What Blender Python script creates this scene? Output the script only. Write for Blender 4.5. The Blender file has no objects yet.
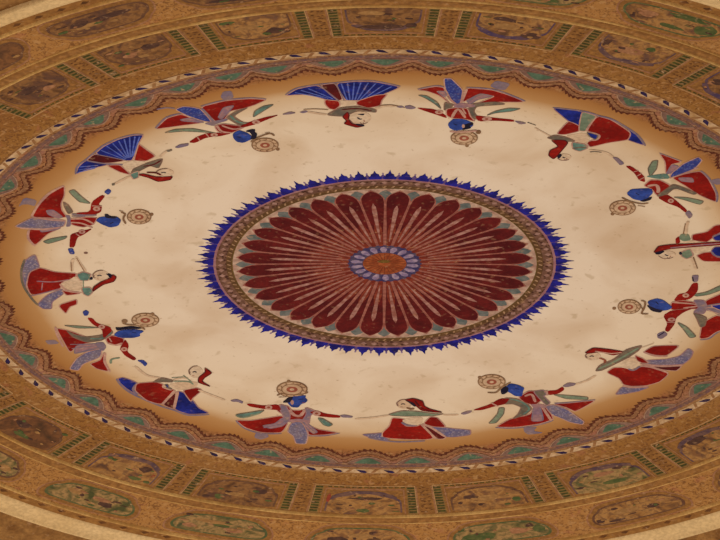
import bpy, bmesh, math, random
from mathutils import Vector, Matrix, geometry

# ------------------------------------------------------------------ scene, camera, light
S = 1.5                      # metres per unit: the gold moulding ring has a radius of 1.5 m
KH = 0.0334961909            # how far the shallow dome drops towards its rim
ZC = 11.2                    # height of the dome's crown above the hall floor
E0, ROLL, AX, AY, F = 0.513795058, -0.000815579, -0.00364676699, -0.00109762034, math.exp(8.81859032)
DIST = 13.0
fw = Vector((0, math.cos(E0), math.sin(E0))); up = Vector((0, -math.sin(E0), math.cos(E0))); rt = Vector((1, 0, 0))
CAM = -DIST * fw
f2 = (fw + rt * AX + up * AY).normalized()
r2 = f2.cross(up).normalized(); u2 = r2.cross(f2)
r3 = math.cos(ROLL) * r2 + math.sin(ROLL) * u2
u3 = -math.sin(ROLL) * r2 + math.cos(ROLL) * u2
scene = bpy.context.scene
C = scene.collection
cd = bpy.data.cameras.new('camera'); cam = bpy.data.objects.new('camera', cd); C.objects.link(cam)
m = Matrix.Identity(4)
for i, a in enumerate((r3, u3, -f2)):
    m[0][i], m[1][i], m[2][i] = a
m.translation = CAM * S + Vector((0, 0, ZC))
cam.matrix_world = m
cd.sensor_width = 36; cd.lens = 36 * F / 720; cd.clip_start = .1; cd.clip_end = 200
scene.camera = cam

TINT = (1.0, 0.86, 0.68)     # colour of the warm hall light
w = bpy.data.worlds.new('world'); scene.world = w; w.use_nodes = True
bg = w.node_tree.nodes['Background']
bg.inputs[0].default_value = (*TINT, 1); bg.inputs[1].default_value = 0.61

def area(name, loc, target, size, power):
    l = bpy.data.lights.new(name, 'AREA'); l.shape = 'DISK'; l.size = size; l.energy = power; l.color = TINT
    o = bpy.data.objects.new(name, l); C.objects.link(o); o.location = loc
    o.rotation_euler = (Vector(target) - Vector(loc)).to_track_quat('-Z', 'Y').to_euler()
    return o
area('added_far_light', (-.3, 4.2, ZC - 4.4), (-.15, .1, ZC), 1.2, 100)  # unseen soft light, added below the far side to shade the mouldings
area('added_near_light', (-1.6, -2.5, ZC - 5.0), (-.1, -.2, ZC), 1.6, 80)  # second unseen light, added on the near side to even out the dome

vs = scene.view_settings
scene.display_settings.display_device = 'sRGB'
vs.view_transform = 'Standard'; vs.look = 'None'; vs.gamma = 1; vs.exposure = 0.0; vs.use_curve_mapping = False

# ------------------------------------------------------------------ geometry helpers
def hz(x, y):                # world height of the dome at unit coordinates
    return ZC - S * KH * (x * x + y * y)

def bp(x, y):                # a point of the photograph's frame -> unit coordinates on the dome
    D = f2 + r3 * ((x - 360) / F) - u3 * ((y - 270) / F)
    z = 0.0
    for _ in range(10):
        t = (z - CAM.z) / D.z
        q = CAM + D * t
        z = -KH * (q.x * q.x + q.y * q.y)
    return (q.x, q.y)

def pol(deg, r):
    a = math.radians(deg)
    return (r * math.cos(a), r * math.sin(a))

def lin(c):
    out = []
    for v in c:
        v /= 255
        out.append(v / 12.92 if v <= .04045 else ((v + .055) / 1.055) ** 2.4)
    return out

def albedo(c):
    return tuple(min(.92, v / t) for v, t in zip(lin(c), TINT)) + (1,)

MATS = {}
def paint(name, rgb, rgb2=None, scale=14, wear=.12, rough=.75, spots=None):
    """brushed wall paint: two close tones mottled together, worn through here and there"""
    if name in MATS: return MATS[name]
    mt = bpy.data.materials.new(name); mt.use_nodes = True
    n, l = mt.node_tree.nodes, mt.node_tree.links
    b = n['Principled BSDF']; b.inputs['Roughness'].default_value = rough
    b.inputs['Specular IOR Level'].default_value = .02
    tc = n.new('ShaderNodeNewGeometry')
    no = n.new('ShaderNodeTexNoise'); no.inputs['Scale'].default_value = scale; no.inputs['Detail'].default_value = 6
    l.new(tc.outputs['Position'], no.inputs['Vector'])
    rp = n.new('ShaderNodeValToRGB')
    rp.color_ramp.elements[0].position = .38; rp.color_ramp.elements[1].position = .64
    c2 = rgb2 or tuple(v * .82 for v in rgb)
    rp.color_ramp.elements[0].color = albedo(rgb); rp.color_ramp.elements[1].color = albedo(c2)
    l.new(no.outputs['Fac'], rp.inputs[0])
    last = rp.outputs[0]
    fn = n.new('ShaderNodeTexNoise'); fn.inputs['Scale'].default_value = 95; fn.inputs['Detail'].default_value = 4
    l.new(tc.outputs['Position'], fn.inputs['Vector'])
    fm = n.new('ShaderNodeMapRange'); fm.inputs[1].default_value = .35; fm.inputs[2].default_value = .65
    fm.inputs[3].default_value = 0; fm.inputs[4].default_value = .42
    l.new(fn.outputs['Fac'], fm.inputs[0])
    gx = n.new('ShaderNodeMix'); gx.data_type = 'RGBA'
    l.new(fm.outputs[0], gx.inputs[0]); l.new(last, gx.inputs[6]); gx.inputs[7].default_value = albedo(tuple(v * .70 + 2 for v in c2))
    last = gx.outputs[2]
    if spots:
        vo = n.new('ShaderNodeTexVoronoi'); vo.inputs['Scale'].default_value = spots[1]
        l.new(tc.outputs['Position'], vo.inputs['Vector'])
        r2_ = n.new('ShaderNodeValToRGB'); r2_.color_ramp.elements[0].position = .28; r2_.color_ramp.elements[1].position = .42
        r2_.color_ramp.elements[0].color = (1, 1, 1, 1); r2_.color_ramp.elements[1].color = (0, 0, 0, 1)
        l.new(vo.outputs['Distance'], r2_.inputs[0])
        mx = n.new('ShaderNodeMix'); mx.data_type = 'RGBA'
        l.new(r2_.outputs[0], mx.inputs[0]); l.new(last, mx.inputs[6]); mx.inputs[7].default_value = albedo(spots[0])
        last = mx.outputs[2]
    if wear:
        n2 = n.new('ShaderNodeTexNoise'); n2.inputs['Scale'].default_value = 60; n2.inputs['Detail'].default_value = 8
        l.new(tc.outputs['Position'], n2.inputs['Vector'])
        r3_ = n.new('ShaderNodeMapRange'); r3_.inputs[1].default_value = .6; r3_.inputs[2].default_value = .72
        r3_.inputs[3].default_value = 0; r3_.inputs[4].default_value = wear * 3
        l.new(n2.outputs['Fac'], r3_.inputs[0])
        mx = n.new('ShaderNodeMix'); mx.data_type = 'RGBA'
        l.new(r3_.outputs[0], mx.inputs[0]); l.new(last, mx.inputs[6]); mx.inputs[7].default_value = albedo((190, 140, 95))
        last = mx.outputs[2]
    l.new(last, b.inputs['Base Color'])
    MATS[name] = mt
    return mt

P = dict(
 red=paint('red paint', (144, 24, 14), (116, 16, 10), wear=.04),
 maroon=paint('maroon paint', (92, 24, 20), (72, 18, 18)),
 blue=paint('deep blue paint', (36, 42, 120), (24, 26, 80), scale=20, wear=.05),
 fan=paint('pale blue pleat paint', (96, 104, 160), (70, 78, 136), scale=40),
 azure=paint('azure face paint', (52, 70, 134), (40, 50, 100), scale=26, wear=.05),
 lilac=paint('lilac grey paint', (112, 92, 104), (134, 104, 98), scale=22),
 dotlilac=paint('dotted lilac paint', (92, 82, 108), (120, 98, 100), scale=22, spots=((134, 114, 118), 130)),
 dotblue=paint('dotted blue paint', (42, 50, 110), (62, 62, 110), scale=22, spots=((74, 82, 124), 130)),
 pleat=paint('pale pleat paint', (160, 110, 98), (128, 94, 102), scale=30),
 grey=paint('olive grey paint', (122, 98, 74), (92, 80, 66), scale=26),
 green=paint('grey green paint', (124, 126, 96), (104, 110, 84), scale=26),
 teal=paint('teal paint', (98, 122, 102), (84, 98, 84), scale=26),
 black=paint('black hair paint', (26, 20, 34), (38, 30, 40), wear=0),
 skin=paint('pale skin paint', (206, 170, 134), (198, 156, 118), wear=0),
 line=paint('cream line paint', (190, 138, 110), (168, 116, 98), wear=0),
 crown=paint('crown line paint', (142, 102, 68), (120, 80, 52), wear=0),
 crownface=paint('crown pale paint', (196, 154, 116), (176, 130, 92), wear=0),
 crownred=paint('crown red paint', (150, 78, 54), (132, 62, 42), wear=0),
 ink=paint('brown outline paint', (112, 78, 60), (134, 94, 74), wear=0),
 faint=paint('faint skin outline paint', (192, 150, 114), (204, 164, 126), wear=0),
)

def obj(name, verts, faces, mat, parent=None, origin=None, mats=None, midx=None, smooth=False):
    o0 = Vector(origin) if origin is not None else (parent_world(parent) if parent else Vector((0, 0, 0)))
    me = bpy.data.meshes.new(name)
    me.from_pydata([tuple(Vector(v) - o0) for v in verts], [], faces); me.update()
    for mm in (mats or [mat]): me.materials.append(mm)
    if midx:
        for p_, k_ in zip(me.polygons, midx): p_.material_index = k_
    if smooth:
        for p_ in me.polygons: p_.use_smooth = True
    o = bpy.data.objects.new(name, me); C.objects.link(o)
    if parent: o.parent = parent; o.location = o0 - parent_world(parent)
    else: o.location = o0
    return o

def parent_world(o):
    v = Vector((0, 0, 0))
    while o: v += o.location; o = o.parent
    return v

def thing(name, label, cat, xy, group=None):
    o = bpy.data.objects.new(name, None); C.objects.link(o)
    o.empty_display_size = .05
    o.location = (xy[0] * S, xy[1] * S, hz(*xy))
    o['label'] = label; o['category'] = cat
    if group: o['group'] = group
    return o

LAY = .0002
def lift(q, layer):
    return (q[0] * S, q[1] * S, hz(*q) - .0004 - LAY * layer)

def dense(pts, step=.03):
    out = []
    for i, a in enumerate(pts):
        b = pts[(i + 1) % len(pts)]
        k = max(1, int(math.hypot(b[0] - a[0], b[1] - a[1]) / step + .5))
        out += [(a[0] + (b[0] - a[0]) * t / k, a[1] + (b[1] - a[1]) * t / k) for t in range(k)]
    return out

def area2(pts):
    return sum(pts[i - 1][0] * pts[i][1] - pts[i][0] * pts[i - 1][1] for i in range(len(pts)))

def smooth_poly(pts, n=1, k=.2):
    for _ in range(n):
        out = []
        for i in range(len(pts)):
            a, b = pts[i], pts[(i + 1) % len(pts)]
            out += [(a[0] * (1 - k) + b[0] * k, a[1] * (1 - k) + b[1] * k), (a[0] * k + b[0] * (1 - k), a[1] * k + b[1] * (1 - k))]
        pts = out
    return pts

def slab(polys, layer):
    """verts and faces for painted shapes that follow the dome, each with an edge that meets the plaster"""
    V, Fc = [], []
    for pts in polys:
        pts = dense(pts)
        if area2(pts) > 0: pts = pts[::-1]
        n = len(pts); b = len(V)
        xs = [q[0] for q in pts]; ys = [q[1] for q in pts]
        g = .045
        pin = [Vector(q) for q in pts]
        if max(xs) - min(xs) > g or max(ys) - min(ys) > g:
            for ix in range(math.ceil(min(xs) / g), math.floor(max(xs) / g) + 1):
                for iy in range(math.ceil(min(ys) / g), math.floor(max(ys) / g) + 1):
                    pin.append(Vector((ix * g + .0011, iy * g + .0013)))
        vs_, _, fs_ = geometry.delaunay_2d_cdt(pin, [(i, (i + 1) % n) for i in range(n)], [], 1, 1e-6)[:3]
        V += [lift((v.x, v.y), layer) for v in vs_]
        for f in fs_:
            f = list(f)
            if area2([(vs_[k].x, vs_[k].y) for k in f]) > 0: f = f[::-1]
            Fc.append([b + k for k in f])
        b = len(V)
        V += [lift(q, layer) for q in pts] + [(q[0] * S, q[1] * S, hz(*q) - .0001) for q in pts]
        for i in range(n):
            j = (i + 1) % n
            Fc.append([b + j, b + i, b + n + i, b + n + j])
    return V, Fc

def shape(name, polys, layer, mat, parent, label=None):
    V, Fc = slab(polys, layer)
    o = obj(name, V, Fc, mat, parent)
    if label: o['label'] = label
    return o

def ribbon_poly(pts, width):
    """outline of a brush stroke through unit-space points; width in units"""
    if len(pts) > 2:
        q = [pts[0]]
        for i in range(len(pts) - 1):
            p0 = pts[max(0, i - 1)]; p1 = pts[i]; p2 = pts[i + 1]; p3 = pts[min(len(pts) - 1, i + 2)]
            for t in (.25, .5, .75, 1):
                q.append(tuple(.5 * (2 * p1[k] + (p2[k] - p0[k]) * t + (2 * p0[k] - 5 * p1[k] + 4 * p2[k] - p3[k]) * t * t + (3 * p1[k] - p0[k] - 3 * p2[k] + p3[k]) * t ** 3) for k in (0, 1)))
        pts = q
    L, R = [], []
    n = len(pts)
    for i, p in enumerate(pts):
        a = pts[max(0, i - 1)]; b = pts[min(n - 1, i + 1)]
        d = Vector((b[0] - a[0], b[1] - a[1])); d = d.normalized() if d.length > 0 else Vector((1, 0))
        wd = width * .5 * (1 if 0 < i < n - 1 else .55)
        L.append((p[0] - d.y * wd, p[1] + d.x * wd)); R.append((p[0] + d.y * wd, p[1] - d.x * wd))
    return L, R

def strokes(name, lines, width, layer, mat, parent, closed=False):
    V, Fc = [], []
    for pts in lines:
        L, R = ribbon_poly(pts, width); b = len(V); n = len(L)
        V += [lift(q, layer) for q in L] + [lift(q, layer) for q in R]
        Fc += [[b + i, b + i + 1, b + n + i + 1, b + n + i] for i in range(n - 1)]
    return obj(name, V, Fc, mat, parent)

def band(V_at, n_r, seg):
    V, Fc = [], []
    for i in range(seg):
        a = 360 * i / seg
        V += [V_at(a, k / n_r) for k in range(n_r + 1)]
    w_ = n_r + 1
    for i in range(seg):
        j = (i + 1) % seg
        Fc += [[w_ * i + k, w_ * i + k + 1, w_ * j + k + 1, w_ * j + k] for k in range(n_r)]
    return V, Fc

def ring(name, r0, r1, layer, mat, parent, seg=256, fr0=None, fr1=None):
    def at(a, t):
        A = fr0(a) if fr0 else r0; B = fr1(a) if fr1 else r1
        return lift(pol(a, A + (B - A) * t), layer)
    V, Fc = band(at, max(1, int((r1 - r0) / .03 + .9)), seg)
    return obj(name, V, Fc, mat, parent)

def disc(name, r, layer, mat, parent, c=(0, 0)):
    return shape(name, [[(c[0] + r * math.cos(t * math.pi / 32), c[1] + r * math.sin(t * math.pi / 32)) for t in range(64)]], layer, mat, parent)

def lathe(name, prof, mat, seg=256, kind='structure', smooth=True):
    """prof: list of (unit radius, drop below the dome surface in metres)"""
    V, Fc = [], []
    k = len(prof)
    for i in range(seg):
        a = 360 * i / seg
        for r, d in prof:
            x, y = pol(a, r); V.append((x * S, y * S, hz(x, y) - d))
    for i in range(seg):
        j = (i + 1) % seg
        for q in range(k - 1):
            Fc.append([i * k + q, i * k + q + 1, j * k + q + 1, j * k + q])
    o = obj(name, V, Fc, mat, None, origin=(0, 0, ZC), smooth=smooth)
    if kind: o['kind'] = kind
    return o

# ------------------------------------------------------------------ the plaster dome
def dome_material():
    mt = bpy.data.materials.new('painted dome plaster'); mt.use_nodes = True
    n, l = mt.node_tree.nodes, mt.node_tree.links
    b = n['Principled BSDF']; b.inputs['Roughness'].default_value = .7; b.inputs['Specular IOR Level'].default_value = .02
    tc = n.new('ShaderNodeTexCoord')
    mul = n.new('ShaderNodeVectorMath'); mul.operation = 'MULTIPLY'; mul.inputs[1].default_value = (1 / S, 1 / S, 0)
    l.new(tc.outputs['Object'], mul.inputs[0])
    ln = n.new('ShaderNodeVectorMath'); ln.operation = 'LENGTH'; l.new(mul.outputs[0], ln.inputs[0])
    wob = n.new('ShaderNodeTexNoise'); wob.inputs['Scale'].default_value = 9; wob.inputs['Detail'].default_value = 4
    l.new(mul.outputs[0], wob.inputs['Vector'])
    ws = n.new('ShaderNodeMath'); ws.operation = 'MULTIPLY_ADD'; ws.inputs[1].default_value = .016; ws.inputs[2].default_value = -.008
    l.new(wob.outputs['Fac'], ws.inputs[0])
    ad = n.new('ShaderNodeMath'); ad.operation = 'ADD'; l.new(ln.outputs['Value'], ad.inputs[0]); l.new(ws.outputs[0], ad.inputs[1])
    dv = n.new('ShaderNodeMath'); dv.operation = 'DIVIDE'; dv.inputs[1].default_value = 1.6; l.new(ad.outputs[0], dv.inputs[0])
    rp = n.new('ShaderNodeValToRGB'); cr = rp.color_ramp
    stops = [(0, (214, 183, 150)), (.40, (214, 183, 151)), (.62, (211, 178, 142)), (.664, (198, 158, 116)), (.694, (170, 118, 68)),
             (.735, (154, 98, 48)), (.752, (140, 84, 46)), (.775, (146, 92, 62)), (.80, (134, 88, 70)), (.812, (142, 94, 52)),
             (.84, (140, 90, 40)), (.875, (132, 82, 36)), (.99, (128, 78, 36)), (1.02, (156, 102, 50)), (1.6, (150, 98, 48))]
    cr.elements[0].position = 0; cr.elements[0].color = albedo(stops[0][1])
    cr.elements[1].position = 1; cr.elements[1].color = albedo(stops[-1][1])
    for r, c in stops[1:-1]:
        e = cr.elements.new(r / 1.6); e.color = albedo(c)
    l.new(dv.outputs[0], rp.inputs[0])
    # mottled floral brushwork, only outside the figures
    def mixin(last, fac_socket, col, blend='MIX'):
        mx = n.new('ShaderNodeMix'); mx.data_type = 'RGBA'; mx.blend_type = blend
        l.new(fac_socket, mx.inputs[0]); l.new(last, mx.inputs[6]); mx.inputs[7].default_value = albedo(col)
        return mx.outputs[2]
    def mrange(sock, a, b_, c, d):
        r = n.new('ShaderNodeMapRange'); l.new(sock, r.inputs[0])
        for i, v in enumerate((a, b_, c, d)): r.inputs[i + 1].default_value = v
        return r.outputs[0]
    def noise(scale, det=5, dist=0):
        t = n.new('ShaderNodeTexNoise'); t.inputs['Scale'].default_value = scale; t.inputs['Detail'].default_value = det
        t.inputs['Distortion'].default_value = dist
        l.new(mul.outputs[0], t.inputs['Vector']); return t.outputs['Fac']
    def times(a, b_):
        q = n.new('ShaderNodeMath'); q.operation = 'MULTIPLY'; l.new(a, q.inputs[0]); l.new(b_, q.inputs[1]); return q.outputs[0]
    outer = mrange(ad.outputs[0], .735, .75, 0, 1)
    inner = mrange(ad.outputs[0], .66, .70, 1, 0)
    last = rp.outputs[0]
    last = mixin(last, times(outer, mrange(noise(110, 4, 1.6), .50, .6, 0, .75)), (98, 56, 26))
    last = mixin(last, times(outer, mrange(noise(90, 3, .8), .56, .66, 0, .5)), (176, 126, 76))
    last = mixin(last, times(outer, mrange(noise(26, 3, .4), .6, .68, 0, .35)), (150, 84, 58))
    # faint stains and flecks on the cream field
    last = mixin(last, times(inner, mrange(noise(6, 9, .5), .45, .68, 0, .5)), (188, 148, 108))
    last = mixin(last, times(inner, mrange(noise(32, 4, .3), .63, .72, 0, .4)), (160, 126, 84))
    last = mixin(last, times(inner, mrange(noise(90, 3, 0), .66, .74, 0, .5)), (150, 112, 74))
    last = mixin(last, mrange(noise(3, 4, 0), .5, .75, 0, .25), (160, 112, 66))
    l.new(last, b.inputs['Base Color'])
    bu = n.new('ShaderNodeBump'); bu.inputs['Strength'].default_value = .25; bu.inputs['Distance'].default_value = .004
    l.new(noise(40, 6), bu.inputs['Height']); l.new(bu.outputs[0], b.inputs['Normal'])
    return mt

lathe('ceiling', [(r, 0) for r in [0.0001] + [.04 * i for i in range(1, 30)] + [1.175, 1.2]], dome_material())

gold = paint('ochre moulding paint', (208, 156, 88), (180, 126, 64), scale=9, wear=.05, rough=.5)
tan = paint('tan moulding paint', (154, 100, 48), (126, 78, 36), scale=50, wear=.1, rough=.55)
creamtrim = paint('cream cornice plaster', (212, 168, 112), (202, 156, 98), scale=4, wear=.05, rough=.5)
def roll(r0, r1, h, n=10):
    return [(r0 + (r1 - r0) * i / n, h * math.sin(math.pi * i / n) ** .7 - .0005) for i in range(n + 1)]
lathe('trim_1', roll(.9945, 1.0015, .008), gold)
lathe('trim_2', [(1.001, 0), (1.003, .004), (1.0225, .004), (1.0245, 0)], tan)
lathe('trim_3', roll(1.0225, 1.027, .005), gold)
lathe('trim_4', roll(1.1385, 1.1455, .009), gold)
lathe('trim_5', [(1.171, 0), (1.173, .004), (1.180, .006), (1.195, .008), (1.2080, .009), (1.2105, .014), (1.2155, .014), (1.2175, .008), (1.219, -.01)], creamtrim)

outerm = paint('ochre painted surround', (152, 102, 52), (116, 72, 34), scale=16, wear=.1, spots=None)
lathe('wall_surround', [(1.216, 0), (1.3, .02), (1.5, .08), (1.8, .2)], outerm)

# ------------------------------------------------------------------ the central flower medallion
CX = (.000, .003)
med = thing('flower_medallion', 'big round dark red flower medallion with blue leaf fringe at the centre of the dome', 'medallion', CX)
M = dict(
 coreray=paint('brick core ray paint', (112, 48, 26), (96, 40, 24), scale=40),
 spear=paint('dusky violet spear paint', (72, 52, 104), (96, 68, 104), scale=40),
 ground=paint('pinkish medallion ground', (176, 124, 98), (150, 100, 76), scale=30),
 band=paint('brown ornament band', (98, 62, 44), (124, 82, 62), scale=60, spots=((66, 36, 26), 70)),
 rope=paint('brown rope band', (84, 54, 30), (104, 68, 38), scale=80),
 pink=paint('pink rim paint', (138, 84, 84), (154, 104, 98), scale=40),
 leaf=paint('ultramarine leaf paint', (40, 34, 122), (26, 20, 76), scale=30, wear=.03),
 gap=paint('pale lilac gap paint', (104, 82, 122), (150, 118, 130), scale=40),
 petal=paint('dark red petal paint', (100, 26, 22), (76, 18, 18), scale=18, wear=.06),
 petalin=paint('orange red petal base paint', (132, 54, 34), (108, 36, 24), scale=40, wear=.15),
 petalline=paint('salmon petal outline paint', (158, 92, 74), (136, 72, 56), scale=40),
 streak=paint('pale petal streak paint', (168, 116, 98), (136, 76, 60), scale=50),
 filler=paint('grey teal filler paint', (112, 104, 92), (86, 88, 80), scale=40),
 white=paint('off white triangle paint', (190, 150, 122), (156, 110, 88), scale=40),
 core=paint('orange core paint', (156, 76, 38), (126, 54, 26), scale=50),
 coredark=paint('olive core mark', (88, 66, 26), (110, 76, 30), scale=50),
 navy=paint('navy rosette paint', (48, 40, 78), (84, 66, 78), scale=50),
)
def rad(deg, r, dt=0):
    a = math.radians(deg); r *= 1.01
    return (CX[0] + r * math.cos(a) - dt * math.sin(a), CX[1] + r * math.sin(a) + dt * math.cos(a))
def cring(name, r0, r1, layer, mat, parent, f0=None, f1=None, seg=256):
    def at(a, t):
        A = f0(a) if f0 else r0; B = f1(a) if f1 else r1
        return lift(rad(a, A + (B - A) * t), layer)
    V, Fc = band(at, max(1, int((r1 - r0) / .03 + .9)), seg)
    return obj(name, V, Fc, mat, parent)
random.seed(5)
cring('fringe_ground', .30, .338, 0, M['gap'], med, f1=lambda a: .334 + .004 * math.cos(math.radians(72 * (a + .5))), seg=720)
cring('flower_ground', .05, .285, 0, M['petalline'], med)
cring('triangle_band', .268, .294, .6, M['white'], med, seg=256)
cring('rope_band', .291, .302, 2, M['rope'], med)
cring('ornament_band', .302, .323, 2, M['band'], med)
cring('rim_line', .3215, .327, 3, M['pink'], med)
cring('inner_line', .2895, .2915, 3, M['coredark'], med)
for i in range(72):
    a = i * 5 + 2.0 + random.uniform(-.4, .4); h = .359 + random.uniform(-.004, .003)
    pts = [rad(a, .326, -.0118), rad(a, .3335, -.0128), rad(a, .338, -.0085), rad(a, .344, -.0078), rad(a, .348, -.003), rad(a, h, 0),
           rad(a, .348, .003), rad(a, .344, .0078), rad(a, .338, .0085), rad(a, .3335, .0128), rad(a, .326, .0118)]
    fl = shape('fringe_leaf', [pts], 4, M['leaf'], med)
for i in range(72):
    a = i * 5 + 4.5
    shape('fringe_spear', [[rad(a, .327, -.0085), rad(a, .336, -.0045), rad(a, .3455, 0), rad(a, .336, .0045), rad(a, .327, .0085)]], 2, M['spear'], med)
    shape('fringe_bead', [[rad(a, .347, -.0022), rad(a, .351, 0), rad(a, .347, .0022), rad(a, .341, 0)]], 1, M['gap'], med)
marks = []
for i in range(96):      # little rosettes along the ornament band
    a = i * 3.75; marks.append([rad(a + t * 45 * 0 , .3125, 0) for t in range(0)] or [rad(a, .3065, 0), rad(a, .3125, -.0062), rad(a, .3185, 0), rad(a, .3125, .0062)])
shape('ornament_rosettes', marks, 3, paint('pinkish rosette paint', (160, 116, 98), (138, 92, 74), scale=60), med)
marks = []
for i in range(120):
    a = i * 3; marks.append([rad(a, .2935, -.0035), rad(a, .300, .0005), rad(a, .300, .0045), rad(a, .2935, .0005)])
shape('rope_twists', marks, 3, paint('rope highlight paint', (168, 124, 88), (146, 102, 66), scale=60), med)
for i in range(32):
    a = (i + .5) * 11.25 + .3
    def pet(rt_, k):    # petal outline, k shrinks it
        prof = [(.066, .0040), (.10, .0070), (.14, .0115), (.18, .0165), (.21, .0200), (.235, .0225), (.252, .0222), (.265, .0175), (.274, .0095), (rt_, .0)]
        prof = [(r, wd * k) for r, wd in prof]
        return [rad(a, r, -wd) for r, wd in prof] + [rad(a, r, wd) for r, wd in prof[-2::-1]]
    p = shape('petal', [pet(.2795, .93)], 2.4, M['petal'], med)
    shape('petal_border', [pet(.2845, 1.06)], 2, M['petalline'], p)
    e = [(.066, .0032), (.10, .0056), (.13, .0076), (.155, .005), (.18, 0)]
    shape('petal_base', [[rad(a, r, -wd) for r, wd in e] + [rad(a, r, wd) for r, wd in e[-2::-1]]], 3, M['petalin'], p)
    e = [(.085, .0010), (.13, .0024), (.17, .0038), (.20, .0046), (.218, .0040), (.232, 0)]
    sh = random.uniform(-.012, .006)
    shape('petal_streak', [[rad(a, r + sh * (r - .085) / .15, -wd) for r, wd in e] + [rad(a, r + sh * (r - .085) / .15, wd) for r, wd in e[-2::-1]]], 4, M['streak'], p)
    b_ = a + 5.625
    shape('leaf_between_petals', [[rad(b_, .246, 0), rad(b_, .258, -.0060), rad(b_, .268, -.0135), rad(b_, .277, -.0085), rad(b_, .284, 0), rad(b_, .277, .0085), rad(b_, .268, .0135), rad(b_, .258, .0060)]], 1.5, M['filler'], med)
    pass
disc('rosette_ring', .071, 3, M['navy'], med, CX)
for i in range(18):
    a = i * 20 + 8
    shape('rosette_petal', [[rad(a, .043, -.003), rad(a, .055, -.0068), rad(a, .062, -.0052), rad(a, .0655, 0), rad(a, .062, .0052), rad(a, .055, .0068), rad(a, .043, .003)]], 4, paint('pale mauve paint', (166, 134, 136), (112, 88, 116), scale=60), med)
disc('rosette_core', .042, 5, M['core'], med, CX)
shape('core_mark', [[(CX[0] + x, CX[1] + y) for x, y in ((-.014, -.012), (.002, -.016), (.012, -.011), (.008, -.004), (-.004, -.003), (-.012, -.006))]], 6, M['coredark'], med)
strokes('core_rays', [[rad(a, .012), rad(a, .040)] for a in range(0, 360, 15)], .0022, 6, M['coreray'], med)

# ------------------------------------------------------------------ the scalloped border round the dancers
LUN = [255.1, 263.07, 270.07, 277.4, 284.4, 291.2, 298.3, 305.75, 313.3, 320.5] + [320.5 + (396.8 - 320.5) * i / 10 for i in range(1, 10)] + \
      [396.8, 405.95, 414.36, 422.04, 429.74, 437.4, 445.2, 452.5, 460.0, 467.6, 474.4, 481.8, 489.6, 498.3, 505.56, 513.7, 520.4, 528.5] + \
      [528.5 + (572.36 - 528.5) * i / 6 for i in range(1, 6)] + [572.36, 579.55, 587.0, 594.5, 601.9, 608.8]
PMLIGHT = paint('pale arc line paint', (166, 122, 92), (146, 104, 76), scale=50)
SC = thing('scalloped_border', 'red-brown scalloped garland border with teal lunettes circling the dancers', 'painted border', (0, .77))
BM = dict(
 garland=paint('red brown garland paint', (78, 34, 20), (100, 50, 30), scale=130, wear=.1),
 lining=paint('salmon garland lining', (154, 102, 64), (122, 76, 46), scale=130, wear=.1),
 lune=paint('lunette outline paint', (134, 96, 76), (112, 76, 60), scale=40),
 teal=paint('lunette teal paint', (88, 102, 76), (72, 84, 60), scale=34, wear=.2),
 purple=paint('dull purple line paint', (100, 68, 66), (128, 86, 60), scale=110, wear=.2),
 band=paint('cream dash band paint', (196, 154, 112), (168, 120, 72), scale=30, wear=0),
 dash=paint('indigo dash paint', (48, 34, 66), (44, 28, 44), scale=50, wear=.05),
 ochre=paint('ochre dab paint', (156, 106, 62), (136, 86, 48), scale=50, wear=0),
)
LS = sorted(x % 360 for x in LUN)
def cell(a):
    a %= 360
    for i in range(len(LS)):
        lo = LS[i]; hi = LS[(i + 1) % len(LS)] + (360 if i == len(LS) - 1 else 0)
        for aa in (a, a + 360):
            if lo <= aa < hi: return (aa - lo) / (hi - lo), i
    return 0, 0
def scal(a):      # 1 under a lunette, 0 between
    t, i = cell(a); return abs(math.cos(math.pi * t)) ** 1.3
def tooth(a, k=9, ph=0):
    t, i = cell(a); u = (t * k + ph) % 1
    return u
def gr(a): return .766 - .026 * scal(a)
GS = 48 * 9 * 6
ring('garland', 0, 0, 2, BM['garland'], SC, seg=GS, fr0=lambda a: gr(a) - .0005 - .0085 * tooth(a), fr1=lambda a: gr(a) + .0040 - .004 * tooth(a, ph=.5))
ring('garland_lining', 0, 0, 1, BM['lining'], SC, seg=GS, fr0=lambda a: gr(a) - .002 - .002 * tooth(a), fr1=lambda a: gr(a) + .012 + .003 * tooth(a))
ring('garland_shade', 0, 0, 2, BM['garland'], SC, seg=GS, fr0=lambda a: gr(a) + .0110 + .002 * tooth(a), fr1=lambda a: gr(a) + .0120 + .004 * tooth(a))
ring('purple_line', .7975, .8060, 1, BM['purple'], SC)
ring('thin_purple_line', .7905, .7925, 1, BM['purple'], SC)
random.seed(8)
for i, a in enumerate(LS):
    hw = 2.75
    o1 = [pol(a - hw - .5, .794), pol(a - hw * .8, .780), pol(a - hw * .4, .767), pol(a, .762), pol(a + hw * .4, .767), pol(a + hw * .8, .780), pol(a + hw + .5, .794), pol(a, .7945)]
    q = shape('lunette', [smooth_poly(o1, 1)], 3, BM['lune'], SC)
    hw *= .66
    o2 = [pol(a - hw - .3, .790), pol(a - hw * .8, .781), pol(a - hw * .4, .772), pol(a, .768), pol(a + hw * .4, .772), pol(a + hw * .8, .781), pol(a + hw + .3, .790), pol(a, .791)]
    shape('lunette_leaf', [smooth_poly(o2, 1)], 4, BM['teal'], q)
    strokes('lunette_line', [[pol(a - 3.1, .791), pol(a - 2.3, .779), pol(a - 1.1, .7685), pol(a, .7645), pol(a + 1.1, .7685), pol(a + 2.3, .779), pol(a + 3.1, .791)]], .0022, 5, PMLIGHT, q)
DB = thing('dashed_border', 'thin cream ring with slanting indigo and ochre dashes outside the scalloped border', 'painted border', (0, .82))
ring('cream_band', .813, .830, 1, BM['band'], DB)
ring('edge_line', .8285, .8305, 2, BM['ochre'], DB)
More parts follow.
